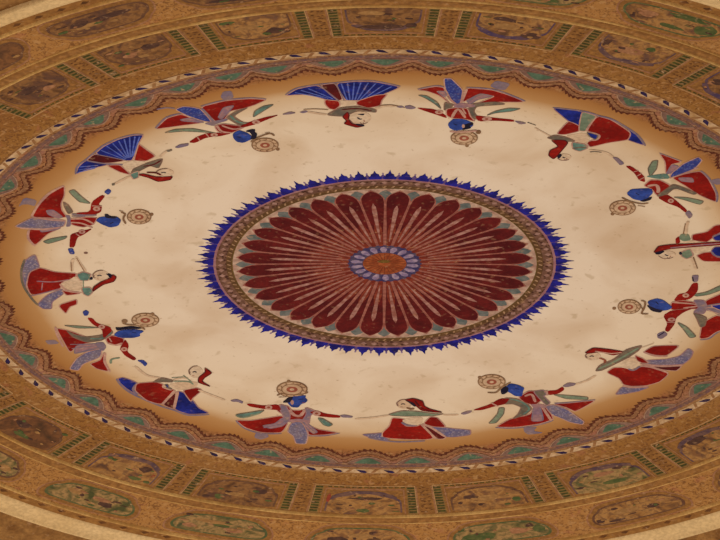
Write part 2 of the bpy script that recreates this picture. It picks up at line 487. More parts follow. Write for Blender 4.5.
for i in range(100):
    a = 3.2 + 3.6 * i + random.uniform(-.25, .25)
    shape('indigo_dash', [[pol(a - .8, .8250), pol(a - .42, .8185), pol(a + .2, .8168), pol(a + .85, .8150), pol(a + .45, .8215), pol(a + .12, .8262), pol(a - .5, .8280)]], 3, BM['dash'], DB)
for a in [3.2 + 3.6 * i for i in range(100)]:
    shape('ochre_dash', [[pol(a + 1.25, .8135), pol(a + 1.8, .8135), pol(a + 2.4, .8270), pol(a + 1.9, .8270)]], 2, BM['ochre'], DB)

# ------------------------------------------------------------------ painted panels in two rings
PM = dict(
 strip=paint('panel tan ground', (148, 96, 46), (120, 74, 34), scale=60, wear=.1),
 green=paint('ladder green paint', (74, 68, 28), (58, 48, 24), scale=60, wear=.25),
 greenstrip=paint('ladder olive ground', (132, 96, 50), (114, 78, 40), scale=60, wear=.1),
 pinkline=paint('pinkish frame paint', (154, 102, 66), (138, 86, 54), scale=50),
 lightline=paint('pale frame line paint', (182, 134, 84), (160, 110, 66), scale=50),
 dab=paint('red brown dab paint', (106, 62, 30), (88, 52, 26), scale=50, wear=.2),
)
def scene_mat(name, cols, scale):
    mt = bpy.data.materials.new(name); mt.use_nodes = True
    n, l = mt.node_tree.nodes, mt.node_tree.links
    b = n['Principled BSDF']; b.inputs['Roughness'].default_value = .7; b.inputs['Specular IOR Level'].default_value = .02
    g = n.new('ShaderNodeNewGeometry')
    t = n.new('ShaderNodeTexNoise'); t.inputs['Scale'].default_value = scale; t.inputs['Detail'].default_value = 5; t.inputs['Distortion'].default_value = .8
    l.new(g.outputs['Position'], t.inputs['Vector'])
    rp = n.new('ShaderNodeValToRGB'); cr = rp.color_ramp
    ps = [.33 + .36 * i / (len(cols) - 1) for i in range(len(cols))]
    cr.elements[0].position = ps[0]; cr.elements[0].color = albedo(cols[0])
    cr.elements[1].position = ps[-1]; cr.elements[1].color = albedo(cols[-1])
    for p_, c in list(zip(ps, cols))[1:-1]:
        cr.elements.new(p_).color = albedo(c)
    l.new(t.outputs['Fac'], rp.inputs[0])
    f = n.new('ShaderNodeTexNoise'); f.inputs['Scale'].default_value = 70; f.inputs['Detail'].default_value = 4; f.inputs['Distortion'].default_value = .6
    l.new(g.outputs['Position'], f.inputs['Vector'])
    mr = n.new('ShaderNodeMapRange'); mr.inputs[1].default_value = .48; mr.inputs[2].default_value = .62; mr.inputs[3].default_value = 0; mr.inputs[4].default_value = .5
    l.new(f.outputs['Fac'], mr.inputs[0])
    mx = n.new('ShaderNodeMix'); mx.data_type = 'RGBA'
    l.new(mr.outputs[0], mx.inputs[0]); l.new(rp.outputs[0], mx.inputs[6]); mx.inputs[7].default_value = albedo(tuple(v * .8 for v in cols[-1]))
    l.new(mx.outputs[2], b.inputs['Base Color'])
    return mt
SM = dict(
 brown=scene_mat('brown landscape paint', [(84, 52, 30), (112, 70, 36), (132, 86, 46), (100, 62, 38), (86, 56, 42)], 15),
 gold=scene_mat('golden landscape paint', [(92, 58, 36), (136, 88, 44), (156, 106, 56), (120, 76, 42), (94, 62, 48)], 15),
 green=scene_mat('green landscape paint', [(72, 66, 34), (120, 92, 50), (152, 110, 64), (106, 84, 46), (74, 70, 42)], 15),
 dark=scene_mat('dark russet landscape paint', [(70, 46, 28), (100, 60, 34), (120, 74, 40), (86, 54, 34)], 10),
)
RIM = dict(
 purple=paint('purple rim paint', (78, 54, 58), (112, 76, 60), scale=40, wear=.15),
 brown=paint('brown rim paint', (92, 56, 38), (108, 70, 44), scale=40, wear=.15),
 green=paint('green rim paint', (70, 76, 42), (100, 86, 48), scale=40, wear=.2),
 indigo=paint('indigo rim paint', (68, 50, 72), (96, 66, 66), scale=40, wear=.1),
)
BL = dict(
 green=paint('foliage blob paint', (66, 72, 36), (92, 86, 44), scale=50, wear=.1),
 pink=paint('pinkish blob paint', (158, 104, 66), (138, 86, 54), scale=50),
 pale=paint('pale blob paint', (156, 108, 60), (140, 94, 50), scale=50),
 dark=paint('dark blob paint', (88, 56, 40), (72, 46, 36), scale=50),
 red=paint('red blob paint', (140, 54, 34), (128, 56, 38), scale=50),
)
def pr(a0, a1, r0, r1, n=8):
    return [pol(a0 + (a1 - a0) * i / n, r0) for i in range(n + 1)] + [pol(a1 + (a0 - a1) * i / n, r1) for i in range(n + 1)]
def blob(a, r, da, dr, rnd):
    n = 11; out = []
    for i in range(n):
        t = 2 * math.pi * i / n; k = rnd.uniform(.7, 1.15)
        out.append(pol(a + da * k * math.cos(t), r + dr * k * math.sin(t)))
    return smooth_poly(out, 1, .25)
def cart(a0, a1, r0, r1, k):
    """lobed cartouche: inner side domed, cut corners"""
    am = (a0 + a1) / 2; h = (a1 - a0) / 2; d = r1 - r0
    inner = [(-1, .62), (-.93, .40), (-.82, .30), (-.72, .12), (-.45, .02), (0, 0), (.45, .02), (.72, .12), (.82, .30), (.93, .40), (1, .62)]
    outer = [(1, .80), (.9, .98), (.5, 1), (0, 1), (-.5, 1), (-.9, .98), (-1, .80)]
    pts = []
    for t, q in inner + outer:
        rr = r0 + d * q; tt = am + h * t
        rm = (r0 + r1) / 2
        tt = am + (tt - am) * k; rr = rm + (rr - rm) * (1 - (1 - k) * 2.2)
        pts.append(pol(tt, rr))
    return smooth_poly(pts, 1, .25)

def arch(a0, a1, r0, r1, k):
    """the lobed arch of an inner mural: domed towards the dancers, straight at the moulding"""
    am = (a0 + a1) / 2; h = (a1 - a0) / 2; d = r1 - r0
    pr_ = [(-1, 1), (-1, .52), (-.97, .36), (-.86, .30), (-.80, .16), (-.66, .12), (-.5, .03), (-.2, 0), (.2, 0), (.5, .03), (.66, .12), (.80, .16), (.86, .30), (.97, .36), (1, .52), (1, 1)]
    return smooth_poly([pol(am + h * t * k, r0 + d * (q if q == 1 else q + (1 - k) * 1.1)) for t, q in pr_], 1, .25)

def panel(a0, a1, label, sc, rim, seed, blobs):
    rnd = random.Random(seed)
    am = (a0 + a1) / 2
    t = thing('arched_mural', label, 'mural', pol(am, .93), 'painted panels of the inner ring')
    A0, A1 = a0 + 1.15, a1 - 1.15
    shape('panel_ground', [pr(A0, A1, .880, .993)], 0, PM['strip'], t)
    for s0, s1 in ((A0, A0 + 1.15), (A1 - 1.15, A1)):
        q = shape('side_ladder', [pr(s0, s1, .884, .993, 2)], 1, PM['greenstrip'], t)
        shape('ladder_rungs', [pr(s0 + .12, s1 - .12, .8865 + .0104 * i, .8925 + .0104 * i, 2) for i in range(10)], 2, PM['green'], q)
    shape('dash_line', [pr(A0 + 1.3 + .8 * i, A0 + 1.3 + .8 * i + .55, .8845, .8875, 2) for i in range(int((A1 - A0 - 2.6) / .8))], 2, PM['green'], t)
    strokes('outer_line', [[pol(A0, .99), pol(A0, .881)], [pol(A0 + (A1 - A0) * i / 8, .8805) for i in range(9)], [pol(A1, .881), pol(A1, .99)]], .0028, 2, PM['lightline'], t)
    strokes('inner_frame', [[pol(A0 + 1.5, .99), pol(A0 + 1.5, .894)], [pol(A0 + 1.5 + (A1 - A0 - 3.0) * i / 8, .8935) for i in range(9)], [pol(A1 - 1.5, .894), pol(A1 - 1.5, .99)]], .0045, 2, PM['pinkline'], t)
    c0, c1 = A0 + 1.85, A1 - 1.85
    q = shape('cartouche_rim', [arch(c0, c1, .900, .9945, 1)], 2, RIM[rim], t)
    shape('painted_scene', [arch(c0, c1, .900, .9945, .95)], 3, SM[sc], q)
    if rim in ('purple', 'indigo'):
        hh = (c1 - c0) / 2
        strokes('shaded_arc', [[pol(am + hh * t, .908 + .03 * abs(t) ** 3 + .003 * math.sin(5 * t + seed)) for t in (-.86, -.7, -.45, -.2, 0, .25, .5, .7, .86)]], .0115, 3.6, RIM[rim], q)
    for j, (bc, ta, tr, da, dr) in enumerate(blobs):
        shape('scene_blotch', [blob(am + (c1 - c0) / 2 * ta, .945 + .045 * tr, da, dr, rnd)], 4 + j * .4, BL[bc], q)
    for k in range(14):
        bc = rnd.choice(['dark', 'pink', 'dark', 'green', 'pale'])
        shape('brush_dab', [blob(am + (c1 - c0) / 2 * rnd.uniform(-.85, .85), .946 + .034 * rnd.uniform(-1, 1), rnd.uniform(.15, .6), rnd.uniform(.001, .005), rnd)], 7, BL[bc], q)
    return t

def outer_panel(a0, a1, label, sc, rim, seed, blobs):
    rnd = random.Random(seed)
    am = (a0 + a1) / 2
    t = thing('oblong_mural', label, 'mural', pol(am, 1.08), 'painted panels of the outer ring')
    c0, c1 = am - 5.4, am + 5.4
    shape('panel_frame', [cart(c0 - .7, c1 + .7, 1.030, 1.134, 1)], 0, PM['pinkline'], t)
    shape('panel_margin', [cart(c0 - .5, c1 + .5, 1.034, 1.131, 1)], 1, PM['strip'], t)
    q = shape('cartouche_rim', [cart(c0, c1, 1.045, 1.120, 1)], 2, RIM[rim], t)
    shape('painted_scene', [cart(c0, c1, 1.045, 1.120, .945)], 3, SM[sc], q)
    for j, (bc, ta, tr, da, dr) in enumerate(blobs):
        shape('scene_blotch', [blob(am + 5.4 * ta, 1.083 + .035 * tr, da, dr, rnd)], 4 + j * .4, BL[bc], q)
    for k in range(12):
        bc = rnd.choice(['dark', 'pale', 'pink', 'dark', 'green', 'pale'])
        shape('brush_dab', [blob(am + 5.4 * rnd.uniform(-.85, .85), 1.083 + .026 * rnd.uniform(-1, 1), rnd.uniform(.15, .6), rnd.uniform(.001, .005), rnd)], 7, BL[bc], q)
    return t

def divider(a, label, seed):
    rnd = random.Random(seed)
    t = thing('floral_divider', label, 'painted strip', pol(a, .94), 'floral strips between the inner panels')
    shape('strip_ground', [pr(a - 1.0, a + 1.0, .882, .993, 3)], 0, PM['strip'], t)
    for e in (-1, 1): strokes('strip_edge', [[pol(a + e, .883), pol(a + e, .93), pol(a + e, .992)]], .0024, 1, PM['pinkline'], t)
    d = []
    for i in range(8):
        r = .889 + .0128 * i; w_ = 1 if i % 2 else -1
        for b0 in (-.45, .1, .5):
            aa = a + b0 + rnd.uniform(-.12, .12); rr = r + rnd.uniform(-.002, .004) + .002 * w_ * b0
            d.append([pol(aa - .24, rr), pol(aa, rr - .0018), pol(aa + .26, rr + .002 * w_), pol(aa + .05, rr + .0034)])
    shape('floral_dabs', d, 1, PM['dab'], t)
    return t

g_ = lambda *a: list(a)
R1 = [
 (220.5, 234.9, 'brown', 'brown', 'inner-ring mural with brown scene, leftmost of the top row, cut by the edge', g_(('dark', -.2, .2, 1.2, .012), ('pink', .3, -.2, 1.0, .008))),
 (234.9, 248.9, 'brown', 'brown', 'inner-ring mural with dim brown scene, second from left in the top row', g_(('pink', -.3, -.1, 1.0, .01), ('dark', .4, .2, 1.4, .01), ('pale', 0, -.4, .8, .006))),
 (248.9, 262.8, 'gold', 'brown', 'inner-ring mural with faded golden-brown scene, top row, left of the purple-bottomed scene', g_(('dark', .5, -.4, 1.4, .012), ('pale', -.2, .1, 1.6, .008), ('green', -.7, .7, .9, .006))),
 (262.8, 277.0, 'brown', 'purple', 'inner-ring mural with dark purple lower edge, directly above the widest blue pleated fan skirt', g_(('dark', -.1, -.65, 2.6, .011), ('pale', -.3, .55, 1.6, .010), ('dark', .75, -.5, .7, .010))),
 (277.0, 291.3, 'gold', 'indigo', 'inner-ring mural with violet-rimmed golden scene, above and right of the upside-down crowned dancer', g_(('pale', -.2, 0, 1.5, .012), ('dark', .6, -.5, 1.1, .012), ('pale', .6, -.6, .4, .004), ('dark', -.3, .6, 1.2, .008))),
 (291.3, 305.6, 'gold', 'purple', 'inner-ring mural with round golden scene and one green tree patch, upper right', g_(('pink', -.1, 0, 1.8, .014), ('green', .35, .55, .6, .009), ('dark', -.85, .2, .5, .016))),
 (305.6, 320.0, 'brown', 'indigo', 'inner-ring mural cut by the right edge of the picture, with a violet patch', g_(('dark', -.6, .1, 1.0, .012), ('pink', -.75, -.2, .4, .008))),
 (38.5, 53.8, 'gold', 'purple', 'inner-ring mural at the lower right edge, gold hill under a purple arc', g_(('dark', .2, -.5, 1.6, .012), ('pale', -.1, .3, 1.4, .012))),
 (53.8, 69.6, 'green', 'purple', 'inner-ring mural with green thicket under a mauve arch, lower right row', g_(('pink', 0, -.3, 1.8, .009), ('green', -.1, .5, 1.8, .009), ('dark', -.5, -.5, .8, .006))),
 (69.6, 84.9, 'gold', 'brown', 'inner-ring mural with pale gold scene and dark green corner, third from right along the bottom', g_(('pale', .0, .0, 1.6, .014), ('dark', .45, -.2, .9, .008), ('green', -.75, .4, .6, .010))),
 (84.9, 100.3, 'gold', 'purple', 'inner-ring mural with red-edged left border and small green bush at its foot, bottom centre', g_(('green', .0, .72, .9, .008), ('dark', 0, -.35, 2.2, .006), ('pale', -.2, 0, 1.4, .007), ('red', .95, -.3, .25, .020))),
 (100.3, 116.0, 'brown', 'brown', 'inner-ring mural with a green bush at its lower middle, below the frontal crowned dancer', g_(('green', .45, .6, .8, .010), ('pale', .1, .2, 1.6, .008), ('dark', -.5, -.3, .8, .012))),
 (116.0, 130.7, 'gold', 'purple', 'inner-ring mural with a small scarlet fleck beside grey-violet rocks, lower left row', g_(('pale', .2, .0, 1.6, .013), ('dark', -.5, -.2, .9, .012), ('red', -.85, .1, .28, .007), ('green', -.45, .65, .9, .007))),
 (130.7, 145.8, 'dark', 'brown', 'inner-ring mural with dark russet scene and green foot, lower left', g_(('green', .05, .6, 1.4, .007), ('dark', .4, -.1, 1.2, .012))),
 (145.8, 160.0, 'dark', 'brown', 'inner-ring mural barely showing at the left edge, beside the lower left frieze', g_(('dark', 0, 0, 1.2, .012),)),
]
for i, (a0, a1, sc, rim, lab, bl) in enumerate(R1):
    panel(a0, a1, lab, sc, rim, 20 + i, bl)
R2 = [
 (220.5, 234.9, 'dark', 'brown', 'outer-ring oblong mural of plain dark russet at the upper left edge', ()),
 (234.9, 248.9, 'brown', 'brown', 'outer-ring oblong mural with muddy brown landscape, top left beside the cream cornice', (('dark', .3, .3, 2.2, .010), ('pale', -.3, -.1, 1.6, .008), ('dark', -.4, .2, 1.2, .010))),
 (248.9, 262.8, 'brown', 'brown', 'outer-ring oblong mural cut by the top edge, left of the green one', (('dark', -.2, -.6, 2.0, .008),)),
 (277.0, 291.3, 'green', 'green', 'outer-ring oblong mural showing only its dark green lower rim at the top edge', (('green', .1, -.5, 2.6, .010),)),
 (291.3, 305.6, 'gold', 'green', 'outer-ring oblong mural with bright green rim round a cream hill, top right corner', (('green', .7, .1, 1.2, .020), ('pale', .25, -.1, 1.3, .014), ('green', .1, -.5, 1.6, .007), ('pink', -.5, .2, 1.2, .014), ('green', .2, .75, 2.2, .007))),
 (38.5, 53.8, 'gold', 'brown', 'outer-ring oblong mural cut by the right edge at lower right', (('pale', .3, 0, 1.2, .010),)),
 (53.8, 69.6, 'gold', 'brown', 'outer-ring oblong mural with faded gold scene and two dark stones, bottom right', (('dark', -.35, .1, .8, .008), ('dark', .85, .5, .5, .008), ('pale', .2, -.1, 1.8, .010), ('dark', .5, .7, 1.0, .005))),
 (69.6, 84.9, 'green', 'green', 'outer-ring oblong mural with murky green grove beside an ochre patch, bottom edge right of centre', (('green', .5, .3, 2.2, .016), ('pink', -.35, .1, 1.2, .014), ('green', -.75, .1, .8, .014))),
 (84.9, 100.3, 'gold', 'green', 'outer-ring oblong mural with gold scene and violet rocks, bottom edge centre', (('dark', .45, .3, 1.2, .012), ('pale', 0, -.2, 1.8, .010), ('dark', -.6, .5, .9, .010))),
 (100.3, 116.0, 'green', 'green', 'outer-ring oblong mural with pale green meadow and flesh-toned rocks, bottom edge left of centre', (('pale', .2, -.3, 2.2, .008), ('pink', -.3, .3, 1.2, .010), ('pink', .6, .4, .9, .008), ('green', .0, .0, 1.2, .006))),
 (116.0, 130.7, 'green', 'green', 'outer-ring oblong mural with green rim and small dark figure at its centre, lower left corner', (('pale', .4, -.2, 1.2, .012), ('dark', .25, .0, .35, .006), ('dark', -.35, .3, .9, .010), ('pink', -.2, -.1, 1.2, .008))),
 (130.7, 145.8, 'green', 'brown', 'outer-ring oblong mural with tan and sage scene cut by the left edge at lower left', (('pale', -.6, .1, 1.0, .012), ('green', -.3, .5, .9, .008))),
]
for i, (a0, a1, sc, rim, lab, bl) in enumerate(R2):
    outer_panel(a0, a1, lab, sc, rim, 60 + i, bl)
DV = [(234.9, 'floral strip between the two leftmost top inner panels'), (248.9, 'floral strip left of the faded golden-brown top panel'),
      (262.8, 'floral strip above the left half of the widest blue fan skirt'), (277.0, 'floral strip above the left arm of the topmost crowned dancer'),
      (291.3, 'floral strip right of the violet-rimmed golden top panel'), (305.6, 'floral strip right of the panel with a green tree patch, upper right'),
      (53.8, 'floral strip left of the gold hill panel at the lower right edge'), (69.6, 'floral strip left of the green thicket panel at lower right'),
      (84.9, 'floral strip at the bottom below the red-veiled seated dancer'), (100.3, 'floral strip at the bottom below the frontal crowned dancer'),
      (116.0, 'floral strip beside the scarlet fleck panel at lower left'), (130.7, 'floral strip right of the dark russet lower left panel'),
      (145.8, 'floral strip by the left edge at lower left')]
for i, (a, lab) in enumerate(DV): divider(a, lab, 90 + i)
# narrow leaf band outside the outer gold roll
lb = thing('leaf_band', 'narrow brown band of small dark leaves just inside the cream cornice', 'painted border', (0, 1.158))
ring('band_ground', 1.149, 1.171, 1, paint('leaf band brown', (150, 98, 46), (132, 82, 38), scale=40), lb, seg=256)
def leaf_mark(a): return [pol(a - .5, 1.156), pol(a, 1.153), pol(a + .5, 1.158), pol(a, 1.164)]
seen = [2.4 * i for i in range(150) if 38 < 2.4 * i < 142 or 232 < 2.4 * i < 312]
for a in seen: shape('leaf_mark', [leaf_mark(a)], 2, PM['dab'], lb)
shape('far_leaf_marks', [leaf_mark(2.4 * i) for i in range(150) if 2.4 * i not in seen], 2, PM['dab'], lb)['kind'] = 'stuff'

# ------------------------------------------------------------------ the sixteen dancers
def parse(s): return [tuple(float(v) for v in t.split(',')) for t in s.split()]

EDGED = dict(skirt='line', underskirt='line', bodice='line', trousers='line', jacket='pleat', shawl='ink', sash='grey', hem='pleat', pleat='lilac', veil='maroon', drape='ink', skirt_panel='line')
def dancer(label, ox, oy, cx, cy, rows):
    cxy = bp(ox + cx / 6, oy + cy / 6)
    t = thing('painted_dancer', label, 'painted figure', cxy, 'dancers painted in a ring')
    lay = 1.0
    P_ = lambda x, y: bp(ox + x / 6, oy + y / 6)
    last = None
    for row in rows:
        sub = row[0].startswith('>')
        nm = row[0].lstrip('>')
        par = last if (sub and last) else t
        lay += .35
        if row[1] == 'E':                       # ellipse
            _, _, col, x, y, rx, ry = row
            pts = [P_(x + rx * math.cos(k * math.pi / 14), y + ry * math.sin(k * math.pi / 14)) for k in range(28)]
            o = shape(nm, [pts], lay, P[col], par)
        elif row[1] == 'L':                     # brush strokes: width in thousandths of a unit
            _, _, col, wd, *ls = row
            for s in ls:
                o = strokes(nm, [[P_(*q) for q in parse(s)]], wd / 1000, lay, P[col], par)
        elif row[1] == 'K':                     # a crown: rings one in another
            _, _, x, y, rx, ry, kx, ky = row
            el = lambda k: [P_(x + rx * k * math.cos(q * math.pi / 16), y + ry * k * math.sin(q * math.pi / 16)) for q in range(32)]
            o = shape(nm, [el(1)], lay, P['crown'], t)
            shape('crown_face', [el(.91)], lay + .4, P['crownface'], o)
            shape('crown_ring', [el(.70)], lay + .8, P['crown'], o)
            strokes('crown_curls', [[P_(x + rx * .70 * math.cos(q), y + ry * .70 * math.sin(q)), P_(x + rx * .80 * math.cos(q + .3), y + ry * .80 * math.sin(q + .3)), P_(x + rx * .9 * math.cos(q + .2), y + ry * .9 * math.sin(q + .2))] for q in [k * .57 for k in range(11)]], .0022, lay + .9, P['crown'], o)
            shape('crown_disc', [el(.62)], lay + 1.2, P['crownface'], o)
            shape('crown_jewel', [el(.36)], lay + 1.6, P['crownred'], o)
            shape('crown_centre', [el(.15)], lay + 2.0, P['crownface'], o)
            shape('crown_knob', [[P_(kx + 11 * math.cos(q * math.pi / 6), ky + 8 * math.sin(q * math.pi / 6)) for q in range(12)]], lay + .2, P['crown'], o)
            lay += 1
        else:
            _, col, *ps = row
            for s in ps:
                out_ = [P_(*q) for q in smooth_poly(parse(s), 1, .17)]
                o = shape(nm, [out_], lay, P[col], par)
                if nm in EDGED:
                    strokes(nm + '_outline', [out_ + out_[:1]], .0024, lay + .2, P[EDGED[nm]], o if par is t else par)
        if not sub: last = o
    return t

def face(x, y, rx, ry, vertical=False):
    """a pale profile face with eye, brow and mouth"""
    fx = [('face', 'E', 'skin', x, y, rx, ry), ]
    if not vertical:
        fx.append(('>face_line', 'L', 'ink', 2.6, f'{x-rx*.9},{y+ry*.3} {x-rx*.95},{y-ry*.3} {x-rx*.4},{y-ry*.9} {x+rx*.3},{y-ry}'))
        fx.append(('>eye', 'L', 'black', 3.4, f'{x-rx*.45},{y+ry*.05} {x-rx*.15},{y-ry*.12} {x+rx*.1},{y+ry*.05}'))
        fx.append(('>mouth', 'L', 'crownred', 3.2, f'{x-rx*.5},{y+ry*.55} {x-rx*.2},{y+ry*.6}'))
        fx.append(('>nose', 'L', 'ink', 2.4, f'{x-rx*.8},{y-ry*.1} {x-rx*.9},{y+ry*.3} {x-rx*.65},{y+ry*.35}'))
    else:
        fx.append(('>face_line', 'L', 'ink', 2.6, f'{x-rx},{y+ry*.2} {x-rx*.5},{y+ry*.95} {x+rx*.2},{y+ry} {x+rx*.7},{y+ry*.7}'))
        fx.append(('>eye', 'L', 'black', 3.4, f'{x-rx*.25},{y-ry*.1} {x},{y+ry*.2} {x+rx*.15},{y+ry*.1}'))
        fx.append(('>mouth', 'L', 'crownred', 3.2, f'{x+rx*.35},{y+ry*.3} {x+rx*.4},{y+ry*.6}'))
        fx.append(('>nose', 'L', 'ink', 2.4, f'{x},{y+ry*.7} {x+rx*.25},{y+ry*1.05} {x+rx*.3},{y+ry*.7}'))
    return fx

# each dancer's outlines were measured on a 120 x 90 window (times six) of the photograph and are laid on the dome
dancer('blue-faced crowned dancer seen frontally at bottom left of centre, arms spread, wide red skirt', 225, 370, 420, 300, [
 ('foot', 'lilac', '185,375 250,380 265,400 215,418 175,405'),
 ('skirt', 'red', '65,300 120,345 220,375 340,375 378,320 345,272 230,290 150,302', '495,325 560,355 682,376 600,388 500,390'),
 ('>skirt_edge', 'L', 'lilac', 4, '65,302 120,350 220,380 340,380', '500,394 600,393 690,377'),
 ('pleat', 'pleat', '222,332 300,320 345,285 385,300 345,335 270,350', '465,308 495,318 556,370 530,380 490,350'),
 ('>pleat_line', 'L', 'lilac', 4, '230,345 330,325 380,305', '470,312 540,372'),
 ('trousers', 'dotlilac', '400,315 450,303 475,330 500,385 487,442 425,440 410,395 375,370 385,335'),
 ('bodice', 'red', '325,205 380,215 400,240 480,240 490,222 545,245 510,275 500,308 385,308 352,270 310,240'),
 ('jacket', 'lilac', '335,203 368,215 392,262 385,305 345,320 352,275 325,230', '480,222 545,248 512,272 505,322 465,302 488,262'),
 ('waistband', 'pleat', '380,296 440,290 505,300 500,315 440,304 378,314'),
 ('collar', 'L', 'line', 8, '388,235 415,268 455,270 474,235'),
 ('>collar_line', 'L', 'red', 4, '405,240 425,255 450,253 462,238'),
 ('sleeve', 'red', '128,203 150,200 235,213 320,204 340,240 270,235 235,232 150,218', '505,250 550,240 600,260 692,272 692,284 640,284 550,274'),
 ('armband', 'E', 'line', 262, 222, 22, 14), ('>armband_jewel', 'E', 'crownred', 262, 222, 9, 6),
 ('armband', 'E', 'line', 550, 258, 24, 15), ('>armband_jewel', 'E', 'crownred', 550, 258, 10, 6),
 ('hand', 'lilac', '32,180 70,172 110,188 104,200 75,188 45,188', '690,270 720,266 768,276 762,284 700,282'),
 ('sash', 'teal', '62,265 150,252 236,237 215,254 110,281', '556,284 590,290 646,325 622,336 590,326'),
 ('>sash_line', 'L', 'green', 4, '64,268 110,283 215,256', '560,288 600,330'),
 ('crown', 'K', 402, 113, 94, 47, 382, 66),
 ('crown_base', 'L', 'crown', 4, '312,150 345,138 400,146 480,138 495,128', '322,160 370,158'),
 ('face', 'azure', '368,185 398,155 486,150 482,165 497,180 482,194 458,200 440,222 400,220 385,205'),
 ('>eye', 'L', 'black', 4, '440,172 470,170'), ('>lips', 'L', 'crownred', 3, '462,192 480,190'),
 ('hair', 'black', '345,192 362,178 385,160 410,155 402,175 388,192'), ('earring', 'E', 'line', 403, 190, 10, 14)])

dancer('woman dancer in red veil and low red skirt with dotted hem, bottom centre', 350, 370, 380, 330, [
 ('hem', 'dotlilac', '72,385 140,380 196,375 200,400 230,420 170,420 120,405', '440,322 520,338 620,350 700,357 724,360 722,388 640,400 580,400 520,365'),
 ('skirt', 'red', '252,285 300,288 345,298 312,315 340,337 400,335 430,325 505,408 440,418 260,412 195,402 193,375 235,335', '440,320 480,280 525,284 578,342 500,340'),
 ('skirt_panel', 'maroon', '435,325 480,345 578,400 560,413 520,411'),
 ('skirt_line', 'L', 'line', 6, '428,328 514,412', '430,322 480,340 575,402'),
 ('hem_edge', 'L', 'lilac', 5, '110,404 190,420 300,430 450,424', '195,400 240,416'),
 ('torso', 'skin', '310,302 350,285 440,282 432,320 385,330 340,322'),
 ('sash', 'L', 'lilac', 6, '310,312 345,330 400,332'),
 ('shawl', 'green', '228,265 310,242 400,245 500,260 562,262 500,274 350,276 262,273'),
 ('arm', 'L', 'faint', 6, '30,292 130,285 230,270', '560,268 620,268 650,266'),
 *face(325, 203, 45, 28),
 ('hair', 'black', '330,180 362,178 398,215 385,218 352,192'),
 ('earring', 'L', 'crown', 6, '340,222 365,232 385,228'),
 ('veil', 'red', '328,176 380,167 436,184 446,214 480,232 556,252 500,250 430,240 400,215 380,192'),
 ('>veil_line', 'L', 'maroon', 4, '390,180 430,225 500,246')])

dancer('blue-faced crowned dancer leaning right with arms stretched on a diagonal, lower right', 460, 360, 440, 290, [
 ('foot', 'lilac', '380,405 465,400 440,425 505,436 410,448 385,430'),
 ('skirt', 'red', '212,401 300,352 420,325 450,270 490,278 530,290 552,330 560,355 480,382 340,402', '562,262 640,258 815,240 740,285 690,308 640,285'),
 ('>skirt_edge', 'L', 'lilac', 4, '212,404 340,407 480,386 560,360', '565,258 640,254 812,237'),
 ('pleat', 'pleat', '440,285 482,280 502,362 430,366'), ('>pleat_line', 'L', 'lilac', 4, '440,290 432,362', '478,285 498,358'),
 ('skirt_line', 'L', 'line', 6, '490,275 520,320 548,362'),
 ('trousers', 'dotlilac', '508,275 560,266 640,292 700,335 745,368 735,386 660,372 600,345 550,326'),
 ('sash', 'green', '235,284 266,285 262,322 216,376 172,379 200,350 225,320', '556,205 620,208 765,220 765,236 640,232'),
 ('bodice', 'red', '350,222 410,184 455,184 490,200 490,240 450,270 390,255'),
 ('shawl', 'grey', '270,224 340,230 400,258 432,290 400,322 318,352 350,320 368,282 320,262 262,263'),
 ('>shawl_line', 'L', 'teal', 4, '300,230 370,250 415,290 380,325'),
 ('jacket', 'grey', '440,185 502,178 520,206 500,213 542,255 520,272 470,222'),
 ('waistband', 'pleat', '420,262 500,262 530,290 500,282 440,285'),
 ('collar', 'L', 'line', 6, '388,215 430,204 452,250'),
 ('sleeve', 'red', '73,300 180,265 240,230 300,228 272,262 210,275 130,299', '523,184 580,180 615,157 627,176 590,200 530,209'),
 ('armband', 'L', 'line', 7, '188,255 228,276', '520,180 524,210', '505,190 520,185'),
 ('hand', 'lilac', '2,320 40,304 74,302 62,315 25,326', '613,155 650,133 697,139 685,151 640,161'),
 ('crown', 'K', 190, 128, 84, 44, 118, 103),
 ('crown_base', 'L', 'crown', 4, '165,192 215,192 250,162 305,130'),
 ('face', 'azure', '258,175 300,138 350,148 386,165 378,185 372,215 330,213 298,192'),
 ('>eye', 'L', 'black', 4, '330,165 355,172'),
 ('hair', 'black', '243,176 265,154 292,160 288,188 265,202 248,202')])

dancer('pale-faced woman dancer in long grey-green shawl leaning left, red skirts, right of the bottom row', 580, 320, 330, 290, [
 ('hem', 'dotlilac', '252,398 330,408 415,402 350,427 270,442 212,446', '395,240 520,234 600,214 650,168 680,190 662,230 620,264 500,270 400,262'),
 ('skirt', 'red', '380,190 440,154 602,150 522,213 450,210', '330,210 380,230 412,257 370,257 340,240', '158,313 200,284 290,284 300,300 370,277 430,285 535,320 480,370 400,393 310,397 260,387 235,350'),
 ('skirt_panel', 'maroon', '400,273 500,280 612,274 580,304 510,300'),
 ('skirt_line', 'L', 'line', 6, '360,275 430,280 530,316', '360,262 500,276 620,268', '255,392 310,402 410,398', '380,190 450,214 525,216'),
 ('torso', 'skin', '230,245 320,218 352,250 310,298 240,280'),
 ('sash', 'L', 'lilac', 5, '290,290 320,300 360,275'),
 ('arm', 'L', 'faint', 6, '95,330 40,362 -30,385', '370,165 440,140'),
 *face(78, 216, 46, 26),
 ('earring', 'L', 'crownred', 5, '115,225 150,240 145,255'),
 ('hair', 'black', '36,190 90,172 125,184 70,194'),
 ('veil', 'red', '30,192 80,164 180,174 268,190 200,209 120,188 50,198'),
 ('>veil_line', 'L', 'line', 4, '90,184 140,192 190,198 250,192'),
 ('shawl', 'grey', '92,304 120,268 200,235 280,174 372,150 350,182 290,222 200,266 130,300'),
 ('>shawl_line', 'L', 'green', 5, '110,290 200,250 290,200 350,165')])

